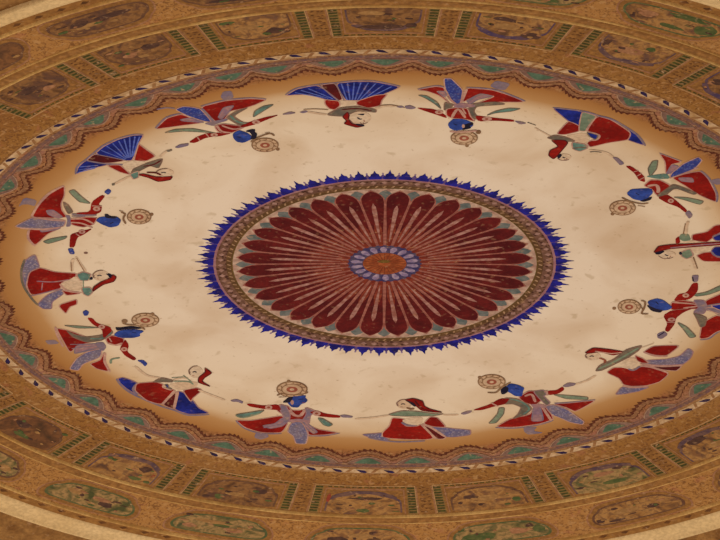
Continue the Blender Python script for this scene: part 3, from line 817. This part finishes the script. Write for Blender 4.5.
dancer('blue-faced crowned dancer lying sideways at the lower right edge, one arm raised', 600, 260, 520, 290, [
 ('skirt', 'red', '632,245 660,230 790,175 790,255 640,275', '595,472 608,400 640,360 700,330 800,350 800,400 700,430 650,466'),
 ('>skirt_edge', 'L', 'lilac', 4, '600,478 655,470 705,434 800,404'),
 ('pleat', 'lilac', '620,275 720,258 800,262 800,300 720,332 680,310 640,300'), ('>pleat_line', 'L', 'line', 5, '630,282 800,290', '650,300 720,325'),
 ('trousers', 'blue', '660,272 740,262 800,270 800,296 720,300'),
 ('bodice', 'red', '430,250 500,240 592,258 592,292 500,292 450,302 420,290'),
 ('>bodice_line', 'L', 'line', 5, '430,252 560,262 585,275 500,286', '440,300 530,290'),
 ('jacket', 'lilac', '560,238 625,240 645,280 622,322 560,312 592,282'),
 ('sash', 'green', '560,205 640,190 730,148 730,176 650,206 580,216', '463,370 520,398 577,457 540,466 505,420'),
 ('drape', 'grey', '560,312 612,330 640,345 630,392 602,402 580,350'),
 ('sleeve', 'red', '440,246 470,204 520,195 555,138 588,135 588,182 557,220 530,236', '378,332 430,300 560,288 500,312 457,345 447,385 410,432 388,420 405,380'),
 ('armband', 'E', 'line', 515, 210, 20, 13), ('>armband_jewel', 'E', 'crownred', 515, 210, 8, 5),
 ('armband', 'E', 'line', 430, 355, 24, 12), ('>armband_jewel', 'E', 'crownred', 430, 355, 9, 5),
 ('cuff', 'L', 'line', 5, '400,370 450,372'),
 ('hand', 'lilac', '550,90 592,88 588,126 560,132', '342,442 385,424 408,446 370,472 345,466'),
 ('>finger', 'L', 'black', 5, '555,100 560,125', '350,452 385,430'),
 ('crown', 'K', 175, 278, 70, 43, 85, 288),
 ('crown_base', 'L', 'crown', 4, '245,240 270,250 265,285 250,318 290,320', '240,262 258,300'),
 ('face', 'azure', '283,246 340,228 380,238 415,265 435,280 412,296 370,302 340,290 300,280'),
 ('>eye', 'L', 'black', 4, '335,245 350,262'),
 ('hair', 'black', '280,270 300,272 345,292 380,296 362,313 310,303')])

dancer('pale-faced woman dancer in red veil lying sideways at the right edge, blue-hemmed skirts', 600, 190, 560, 340, [
 ('skirt', 'red', '553,266 640,250 690,210 800,200 800,255 680,285 640,313 553,300', '578,392 620,374 700,368 800,380 800,428 620,428'),
 ('hem', 'blue', '675,280 730,250 800,240 800,306 690,302', '665,365 690,338 800,340 800,412 700,402'),
 ('>hem_line', 'L', 'lilac', 5, '675,280 720,262 800,255', '670,370 700,396 800,405'),
 ('torso', 'skin', '500,305 560,300 680,330 660,360 580,380 500,350'),
 ('sleeve', 'green', '485,262 532,262 547,300 502,307 470,290'), ('cuff', 'red', '452,292 474,275 482,316 455,322'),
 ('bodice', 'green', '488,370 540,350 562,390 520,413 488,396'),
 ('arm', 'L', 'faint', 6, '515,262 520,215 530,185', '545,405 565,440 575,475'),
 ('arm_line', 'L', 'crown', 4, '500,262 512,200', '560,400 585,470'),
 *face(402, 386, 52, 22, True),
 ('earring', 'E', 'black', 483, 378, 9, 8),
 ('hair', 'black', '328,372 360,362 390,366 360,384 335,384'),
 ('veil', 'red', '322,372 350,335 420,325 520,320 740,308 740,325 560,338 420,350 345,366'),
 ('>veil_line', 'L', 'pleat', 4, '420,344 560,330 730,316')])

dancer('blue-faced crowned dancer head down at the upper right, blue leg kicked towards the border', 600, 130, 420, 320, [
 ('foot', 'lilac', '665,298 720,288 750,322 690,328'),
 ('skirt', 'red', '356,138 492,190 430,205 415,240 395,262 390,190', '425,280 600,244 650,290 697,380 697,432 600,392 520,340'),
 ('>skirt_edge', 'L', 'lilac', 4, '356,136 492,186', '604,242 656,290 702,380 700,432'),
 ('pleat', 'pleat', '430,205 472,215 432,256 398,262', '470,285 552,285 562,312 490,306'),
 ('trousers', 'dotblue', '425,262 500,200 590,160 614,180 570,230 480,266 420,290'),
 ('>trousers_line', 'L', 'line', 4, '425,285 500,262 590,225'),
 ('sash', 'green', '298,272 288,230 315,185 347,180 340,230 312,266', '438,400 520,403 622,425 600,446 500,416'),
 ('bodice', 'red', '262,332 300,298 360,298 422,330 405,380 340,390 310,352'),
 ('collar', 'L', 'line', 7, '285,335 335,328 350,350 348,375'),
 ('waistband', 'teal', '268,276 400,258 422,290 350,292'),
 ('shawl', 'grey', '338,392 400,350 442,322 582,375 562,386 450,345 378,402'),
 ('sleeve', 'red', '152,215 185,214 262,270 272,312 235,300 205,255', '343,402 400,384 442,410 524,480 512,494 470,460 400,436'),
 ('>sleeve_stripe', 'L', 'line', 4, '200,250 230,240', '220,275 250,258', '232,298 268,280'),
 ('armband', 'E', 'line', 425, 422, 18, 13), ('>armband_jewel', 'E', 'crownred', 425, 422, 7, 5),
 ('hand', 'lilac', '72,160 105,163 148,200 120,210 95,182', '508,496 535,480 558,510 535,532'),
 ('crown', 'K', 135, 465, 80, 45, 75, 502),
 ('crown_base', 'L', 'crown', 4, '130,402 180,425 250,440 290,435', '225,450 270,458'),
 ('face', 'azure', '158,380 185,354 240,350 310,348 318,375 290,402 250,422 200,412'),
 ('>eye', 'L', 'black', 4, '215,375 235,385'),
 ('hair', 'black', '238,422 270,410 314,398 304,416 262,428')])

dancer('pale-faced woman dancer upside down at upper right, red and blue skirt with a grey-green panel', 535, 85, 330, 290, [
 ('hem', 'blue', '106,138 180,140 288,160 268,215 266,242 200,216', '555,262 610,298 660,362 553,328 572,290'),
 ('skirt', 'red', '128,292 200,215 266,243 266,276 180,297', '372,184 460,208 575,285 558,328 440,346 330,372 308,342 370,322 382,300 308,276'),
 ('>skirt_edge', 'L', 'lilac', 5, '106,134 290,156 380,182 465,206 575,270 625,310 662,364'),
 ('skirt_panel', 'green', '284,158 372,185 322,242 302,276 263,272 270,210'),
 ('sash', 'blue', '310,280 380,300 365,326 330,310'), ('>sash_line', 'L', 'line', 4, '310,276 384,298 372,326 335,330'),
 ('torso', 'skin', '178,302 300,283 332,320 312,352 230,337'),
 ('bodice', 'teal', '222,340 300,353 318,376 270,397 225,382'), ('>bodice_line', 'L', 'grey', 5, '225,378 270,372 312,374'),
 ('arm', 'L', 'faint', 6, '0,255 90,305', '325,388 420,402 468,432'), ('arm_line', 'L', 'grey', 4, '-45,222 5,240', '330,400 360,396 400,402'),
 ('shawl', 'grey', '72,314 120,298 200,313 242,335 180,337 110,327'),
 *face(175, 430, 42, 19, True),
 ('veil', 'red', '95,325 180,328 197,346 150,402 130,426 110,441 82,420 90,390 142,366'),
 ('hair', 'black', '130,425 150,412 165,415 145,440')])

dancer('topmost blue-faced crowned dancer hanging head down, blue leg up, teal sashes', 405, 70, 360, 250, [
 ('foot', 'lilac', '508,95 545,62 634,80 600,122 545,113'),
 ('skirt', 'red', '73,118 180,97 232,103 242,126 192,128 242,168 268,200 205,152 130,125', '362,106 520,117 620,148 724,191 560,191 440,196 540,156 450,143 390,170 345,192'),
 ('>skirt_edge', 'L', 'lilac', 4, '75,114 180,93 232,99', '366,102 520,113 622,144 722,186'),
 ('trousers', 'dotblue', '233,48 276,48 312,82 348,120 332,202 308,202 268,170 240,110'),
 ('>trousers_line', 'L', 'line', 5, '372,110 352,160 332,202', '240,115 270,172 305,202', '190,128 235,130 268,170'),
 ('pleat', 'pleat', '368,182 450,139 534,155 440,175 390,202', '192,128 238,124 250,150 235,160'), ('>pleat_line', 'L', 'lilac', 4, '372,190 450,148 525,154'),
 ('sash', 'teal', '78,148 130,153 192,190 217,232 180,202 120,165', '488,272 540,245 620,227 694,230 640,246 540,256'),
 ('shawl', 'grey', '378,238 400,200 540,188 605,204 430,216 412,250 445,292 410,292', '238,190 292,205 267,232 235,240'),
 ('waistband', 'pleat', '288,205 340,194 422,206 420,220 380,222 300,226'),
 ('bodice', 'red', '248,232 300,224 375,228 392,275 420,306 360,292 280,287 248,270'),
 ('collar', 'L', 'line', 6, '280,285 318,232 362,285', '345,228 365,262'),
 ('sleeve', 'red', '68,224 180,234 242,268 252,288 180,263 110,241', '418,270 520,284 652,297 657,309 540,301 440,307'),
 ('armband', 'E', 'line', 205, 250, 25, 12), ('>armband_jewel', 'E', 'crownred', 205, 250, 9, 5),
 ('armband', 'E', 'line', 492, 291, 30, 12), ('>armband_jewel', 'E', 'crownred', 490, 291, 10, 5),
 ('hand', 'lilac', '-2,215 30,209 68,225 40,233 5,229', '655,303 700,308 730,318 690,324'),
 ('crown', 'K', 355, 405, 82, 43, 372, 452), ('crown_ear', 'E', 'crown', 440, 370, 16, 11),
 ('crown_base', 'L', 'line', 6, '268,366 350,368 432,360'),
 ('face', 'azure', '256,322 290,290 350,290 400,313 412,330 370,352 300,360 268,346'),
 ('>eye', 'L', 'black', 4, '290,318 310,326'),
 ('hair', 'black', '355,322 400,310 413,322 388,330 398,346 340,358 350,340'), ('earring', 'E', 'line', 350, 332, 9, 11)])

BF = 'blue'
dancer('woman dancer hanging head down at top centre, widest blue pleated fan skirt with maroon panel', 285, 60, 350, 250, [
 ('skirt', 'blue', '2,213 70,172 200,149 322,242 240,236 150,207 60,208', '303,139 420,127 540,129 694,160 600,202 500,236 430,242 360,240'),
 ('>skirt_edge', 'L', 'lilac', 4, '2,209 70,168 200,145 305,135 420,123 540,125 694,157'),
 ('skirt_panel', 'maroon', '208,150 303,138 347,232 318,242'),
 ('pleat_line', 'L', 'lilac', 5, '322,242 206,150', '355,240 305,140'),
 ('fan_pleat', 'L', 'fan', 5, '290,232 140,170', '260,228 95,180', '230,225 60,194', '372,238 338,140', '390,238 375,136', '405,238 415,134', '420,238 455,134', '435,238 500,134', '450,236 545,138', '470,234 590,148', '490,230 640,158'),
 ('underskirt', 'red', '238,236 322,244 332,270 300,297 265,290 240,265', '430,246 540,210 614,204 582,240 572,272 500,286 430,266'),
 ('torso', 'skin', '328,242 420,240 432,262 342,278'),
 ('arm', 'L', 'faint', 7, '130,308 190,318 250,326', '540,292 600,275 665,275'), ('arm_line', 'L', 'crown', 3, '110,295 180,292 260,296', '560,272 640,268 720,285'),
 ('hand', 'lilac', '85,312 120,300 140,308 110,318', '665,278 700,272 716,282 690,286'),
 *face(450, 345, 66, 38, True),
 ('shawl', 'grey', '246,327 330,284 430,274 545,294 545,312 440,300 350,336'),
 ('>shawl_line', 'L', 'maroon', 5, '340,295 430,288 520,300'),
 ('veil', 'red', '345,337 375,308 385,330 380,352 402,380 475,392 430,402 355,380 370,362'),
 ('hair', 'black', '425,378 470,384 478,396 430,390', '430,322 480,318 470,330')])

dancer('blue-faced crowned dancer top left of centre, dotted blue sash flying left, wide red skirt', 150, 75, 430, 280, [
 ('foot', 'lilac', '423,130 438,98 490,94 504,137 440,150'),
 ('skirt', 'red', '32,323 100,258 190,233 280,272 312,286 200,301 90,316', '303,190 450,153 600,140 700,147 620,182 560,200 480,216 450,262 400,282 350,240'),
 ('>skirt_edge', 'L', 'lilac', 4, '32,318 100,252 190,228', '303,186 450,149 600,136 698,143'),
 ('trousers', 'dotblue', '150,205 200,186 300,198 372,280 320,276 220,242'),
 ('>trousers_line', 'L', 'lilac', 5, '310,198 350,240 385,285', '40,205 100,195 150,200'),
 ('pleat', 'pleat', '408,252 440,194 504,180 470,222 430,262', '180,265 240,255 330,285 200,275'),
 ('waistband', 'lilac', '322,290 380,276 455,258 470,270 400,292 380,305'),
 ('shawl', 'grey', '458,252 520,213 590,192 500,245 560,283 645,288 540,302 480,268'), ('>shawl_line', 'L', 'teal', 4, '480,240 530,280 620,292'),
 ('sash', 'green', '82,346 150,324 260,319 405,350 340,342 200,335'),
 ('sash', 'teal', '618,252 628,215 680,185 744,174 660,226'),
 ('bodice', 'red', '388,302 440,290 520,300 570,310 490,345 430,347 400,330'),
 ('collar', 'L', 'line', 5, '400,300 430,335 495,345', '430,300 500,322 560,312'),
 ('sleeve', 'red', '232,402 280,370 335,350 400,345 494,347 420,365 340,372 270,406', '540,302 620,273 700,250 778,236 700,266 640,292 560,313'),
 ('>sleeve_stripe', 'L', 'line', 4, '285,370 300,392', '335,348 352,368'),
 ('armband', 'E', 'line', 385, 357, 22, 11), ('>armband_jewel', 'E', 'crownred', 385, 357, 8, 5),
 ('armband', 'E', 'line', 637, 280, 24, 12), ('>armband_jewel', 'E', 'crownred', 637, 280, 9, 5),
 ('hand', 'lilac', '148,432 180,414 233,407 231,421 170,436', '788,236 840,217 878,225 840,233'),
 ('crown', 'K', 690, 417, 82, 42, 767, 443),
 ('crown_base', 'L', 'crown', 4, '605,400 640,375 700,352 730,350 745,362', '690,345 720,342'),
 ('face', 'azure', '496,352 530,328 580,343 624,375 560,404 520,397 500,375'),
 ('>eye', 'L', 'black', 4, '520,365 545,372'),
 ('hair', 'black', '572,335 610,323 632,325 628,340 644,350 636,378 600,383 612,358 600,340')])

dancer('woman dancer at upper left with blue pleated fan skirt spread towards the border', 70, 110, 340, 300, [
 ('skirt', 'blue', '148,262 200,218 290,174 380,150 442,149 412,200 392,260 372,302 325,302', '33,387 48,340 100,298 235,326 150,346 90,360'),
 ('>skirt_edge', 'L', 'lilac', 4, '33,385 45,335 100,293 195,214 290,170 380,146 440,146'),
 ('skirt_panel', 'maroon', '98,302 148,262 335,301 250,316 180,318'),
 ('pleat_line', 'L', 'lilac', 5, '340,302 148,262', '330,326 220,322 98,302'),
 ('fan_pleat', 'L', 'fan', 5, '330,296 185,240', '336,292 220,215', '342,288 255,198', '348,286 292,184', '354,284 325,172', '362,282 358,162', '370,280 390,158', '378,276 418,158', '170,330 55,340', '160,342 50,358', '150,348 42,374'),
 ('underskirt', 'red', '218,330 300,327 365,387 300,372', '413,200 450,230 514,275 460,304 383,302 400,240'),
 ('torso', 'skin', '308,322 370,300 462,310 400,350 350,374'),
 ('arm', 'L', 'faint', 6, '540,280 580,245 610,238', '360,395 310,420 262,445'), ('hand', 'grey', '575,242 610,232 615,242 590,250', '250,440 272,436 268,450 252,452'),
 ('shawl', 'grey', '366,382 380,350 450,320 558,288 532,347 480,332 400,372'),
 ('>shawl_line', 'L', 'maroon', 4, '440,335 500,325 545,300'),
 ('bodice', 'teal', '358,382 412,364 412,402 380,414'),
 *face(570, 374, 52, 24),
 ('neck', 'L', 'maroon', 5, '460,372 520,375 545,388'),
 ('veil', 'red', '408,386 440,380 520,400 614,394 602,416 530,427 470,402')])

dancer('blue-faced crowned dancer lying sideways at the far left, long lilac leg pointing left', 10, 170, 330, 300, [
 ('foot', 'lilac', '48,222 85,163 162,180 150,217 110,205 75,206'),
 ('skirt', 'red', '327,93 327,150 306,200 312,240 342,282 250,287 128,280 180,200 240,140', '113,355 190,358 312,344 230,380 150,453 113,410'),
 ('>skirt_edge', 'L', 'line', 5, '323,92 235,138 175,200 126,282', '112,360 110,410 150,456'),
 ('pleat', 'pleat', '218,240 260,238 316,280 290,290 230,266', '180,350 302,340 290,354 190,372'),
 ('trousers', 'dotlilac', '18,341 130,285 200,288 335,300 322,338 200,352'), ('>trousers_line', 'L', 'line', 4, '130,281 240,298 330,305', '60,348 200,356 300,342'),
 ('sash', 'green', '353,125 385,116 430,158 484,200 420,192 375,152', '198,427 250,409 342,394 330,411 230,441'),
 ('drape', 'grey', '320,188 350,208 378,250 350,262 325,215'),
 ('bodice', 'red', '355,290 450,280 524,284 502,325 440,342 368,326'),
 ('>bodice_line', 'L', 'line', 5, '360,293 440,292 500,320', '360,312 430,318 495,345'),
 ('waistband', 'lilac', '332,268 362,272 366,335 335,340 345,300'),
 ('sleeve', 'red', '400,255 480,250 490,190 550,148 572,155 530,205 552,216 547,250 500,270 400,266', '358,432 363,385 420,368 498,348 440,387 404,402 387,462 357,462'),
 ('armband', 'E', 'line', 520, 230, 22, 14), ('>armband_jewel', 'E', 'crownred', 520, 230, 8, 6), ('cuff', 'L', 'line', 5, '492,212 552,214', '395,378 420,396'),
 ('armband', 'E', 'line', 432, 368, 20, 12), ('>armband_jewel', 'E', 'crownred', 432, 368, 8, 5),
 ('jacket_edge', 'L', 'lilac', 6, '370,262 440,268 520,268', '370,275 450,276'),
 ('hand', 'dotblue', '563,130 590,110 610,125 590,147', '346,470 378,468 390,502 360,503'),
 ('crown', 'K', 775, 278, 74, 45, 850, 264),
 ('crown_base', 'L', 'crown', 4, '665,250 690,262 680,290 695,320', '655,240 680,248'),
 ('face', 'azure', '513,300 540,279 640,277 668,298 650,332 600,342 550,322'),
 ('>eye', 'L', 'black', 4, '600,320 620,308'),
 ('hair', 'black', '566,264 585,262 600,275 645,278 630,288 575,284')])

dancer('woman dancer lying sideways at the left, teal bodice, red skirt with lilac hem', 10, 240, 270, 260, [
 ('hem', 'dotlilac', '73,190 92,120 150,83 178,162 130,182 112,222 116,302 83,262', '165,385 220,330 312,290 322,322 252,370 250,412 200,412'),
 ('>hem_line', 'L', 'grey', 5, '88,115 68,190 80,270 130,350 170,392'),
 ('skirt', 'red', '116,192 180,164 270,190 398,199 392,222 312,252 302,292 128,332 98,270', '310,300 360,310 424,320 340,332'),
 ('>skirt_line', 'L', 'pleat', 4, '160,245 260,250 360,235', '125,335 220,312 300,290', '195,255 190,300'),
 ('torso', 'skin', '388,215 432,230 432,302 350,300 298,262 340,250'),
 ('>torso_line', 'L', 'line', 5, '300,262 340,300 430,315'),
 ('bodice', 'teal', '398,205 440,188 488,205 470,242 420,242', '428,285 480,280 498,310 470,337 440,322'), ('>bodice_line', 'L', 'green', 4, '440,240 440,285', '470,200 480,240'),
 ('arm', 'L', 'faint', 6, '455,188 420,140 395,100', '372,188 370,150 380,110'), ('arm_line', 'L', 'crown', 3, '445,185 400,105', '370,185 366,130'),
 ('hand', 'E', 'ink', 455, 76, 12, 6),
 *face(545, 212, 48, 32),
 ('hair', 'black', '572,198 600,200 625,218 600,232 590,212'), ('earring', 'E', 'black', 488, 228, 9, 8),
 ('veil', 'red', '497,307 500,280 560,240 608,224 618,205 638,220 622,247 560,264 520,290')])

dancer('blue-faced crowned dancer at lower left with head tilted right and lilac legs splayed', 45, 295, 330, 280, [
 ('foot', 'lilac', '-2,272 60,268 88,290 20,297'),
 ('skirt', 'red', '68,198 140,210 270,258 312,270 282,282 200,300 150,345 100,260', '180,350 270,318 325,308 300,330', '268,412 330,390 357,338 352,400 384,458 310,442', '78,60 190,24 192,55 150,70 125,112'),
 ('>skirt_edge', 'L', 'line', 5, '62,190 75,240 110,310', '362,345 360,400 390,460'),
 ('pleat', 'pleat', '188,300 310,288 352,310 250,335 175,352'), ('>pleat_line', 'L', 'lilac', 5, '150,295 300,292', '190,345 330,310', '160,320 320,300'),
 ('trousers', 'dotlilac', '145,442 190,378 250,340 344,318 332,372 230,412 200,452'),
 ('sash', 'green', '108,180 200,184 334,195 200,198'), ('sash_end', 'L', 'green', 5, '395,410 400,385 450,375'),
 ('bodice', 'red', '363,262 400,240 472,258 472,292 430,302 380,292'), ('collar', 'L', 'line', 5, '375,285 420,298 465,285', '385,255 400,280'),
 ('shawl', 'grey', '128,210 180,235 250,250 340,238 392,205 408,225 340,272 250,282 170,252'), ('>shawl_line', 'L', 'teal', 4, '270,258 340,258 400,222'),
 ('waistband', 'lilac', '300,285 350,280 370,310 350,335 320,320'),
 ('sleeve', 'red', '252,135 285,138 312,168 392,190 402,215 350,262 342,202 288,176', '448,322 480,263 504,300 492,340 550,380 532,392 480,362 460,337'),
 ('armband', 'E', 'line', 340, 188, 20, 13), ('>armband_jewel', 'E', 'crownred', 340, 188, 8, 5),
 ('armband', 'E', 'line', 475, 322, 20, 12), ('>armband_jewel', 'E', 'crownred', 475, 322, 8, 5),
 ('hand', 'dotblue', '225,100 245,88 265,100 257,120 235,122', '552,390 590,388 616,410 600,427 580,405'),
 ('crown', 'K', 602, 148, 84, 42, 645, 112), ('crown_ear', 'E', 'crown', 478, 155, 18, 11),
 ('crown_base', 'L', 'crown', 4, '465,165 495,175 560,180 600,205'),
 ('face', 'azure', '412,236 440,214 490,205 540,204 596,214 566,231 572,243 530,254 470,254 435,248'),
 ('>eye', 'L', 'black', 4, '520,222 545,222'),
 ('hair', 'black', '421,192 450,194 520,184 587,196 560,200 500,199 455,206 432,210')])

dancer('seated-looking woman dancer at bottom left, red skirt between deep blue side panels', 105, 350, 370, 270, [
 ('hem', 'blue', '76,170 110,163 194,194 165,235 198,272 130,232 90,197', '430,244 470,253 528,300 560,345 626,379 500,385 413,353'),
 ('>hem_line', 'L', 'lilac', 5, '70,172 88,200 130,240 200,280 330,334 415,360 500,390 626,386', '194,196 168,235 196,268'),
 ('skirt', 'red', '190,198 300,189 350,204 352,226 424,240 340,326 250,302 180,242', '468,240 550,224 584,240 530,285 515,308 490,277'),
 ('skirt_panel', 'maroon', '410,262 428,248 412,352 345,326'),
 ('skirt_line', 'L', 'line', 6, '420,240 380,285 342,326', '438,246 425,300 414,350'),
 ('shawl', 'grey', '285,192 340,163 404,178 404,192 350,190'),
 ('torso', 'skin', '378,205 460,188 560,190 550,222 480,237 430,240'),
 ('sash', 'blue', '358,206 376,204 384,222 402,232 375,226'), ('>sash_line', 'L', 'line', 4, '352,206 350,222 400,240'),
 ('arm', 'L', 'faint', 6, '410,180 460,165 500,170', '560,238 640,270 720,300', '330,165 250,150 180,95'), ('arm_line', 'L', 'green', 4, '405,185 500,188 530,205', '470,150 520,190', '400,165 470,160'),
 *face(545, 130, 42, 36),
 ('veil', 'red', '600,103 642,135 595,165 582,186 634,218 560,192 563,160 602,130')])
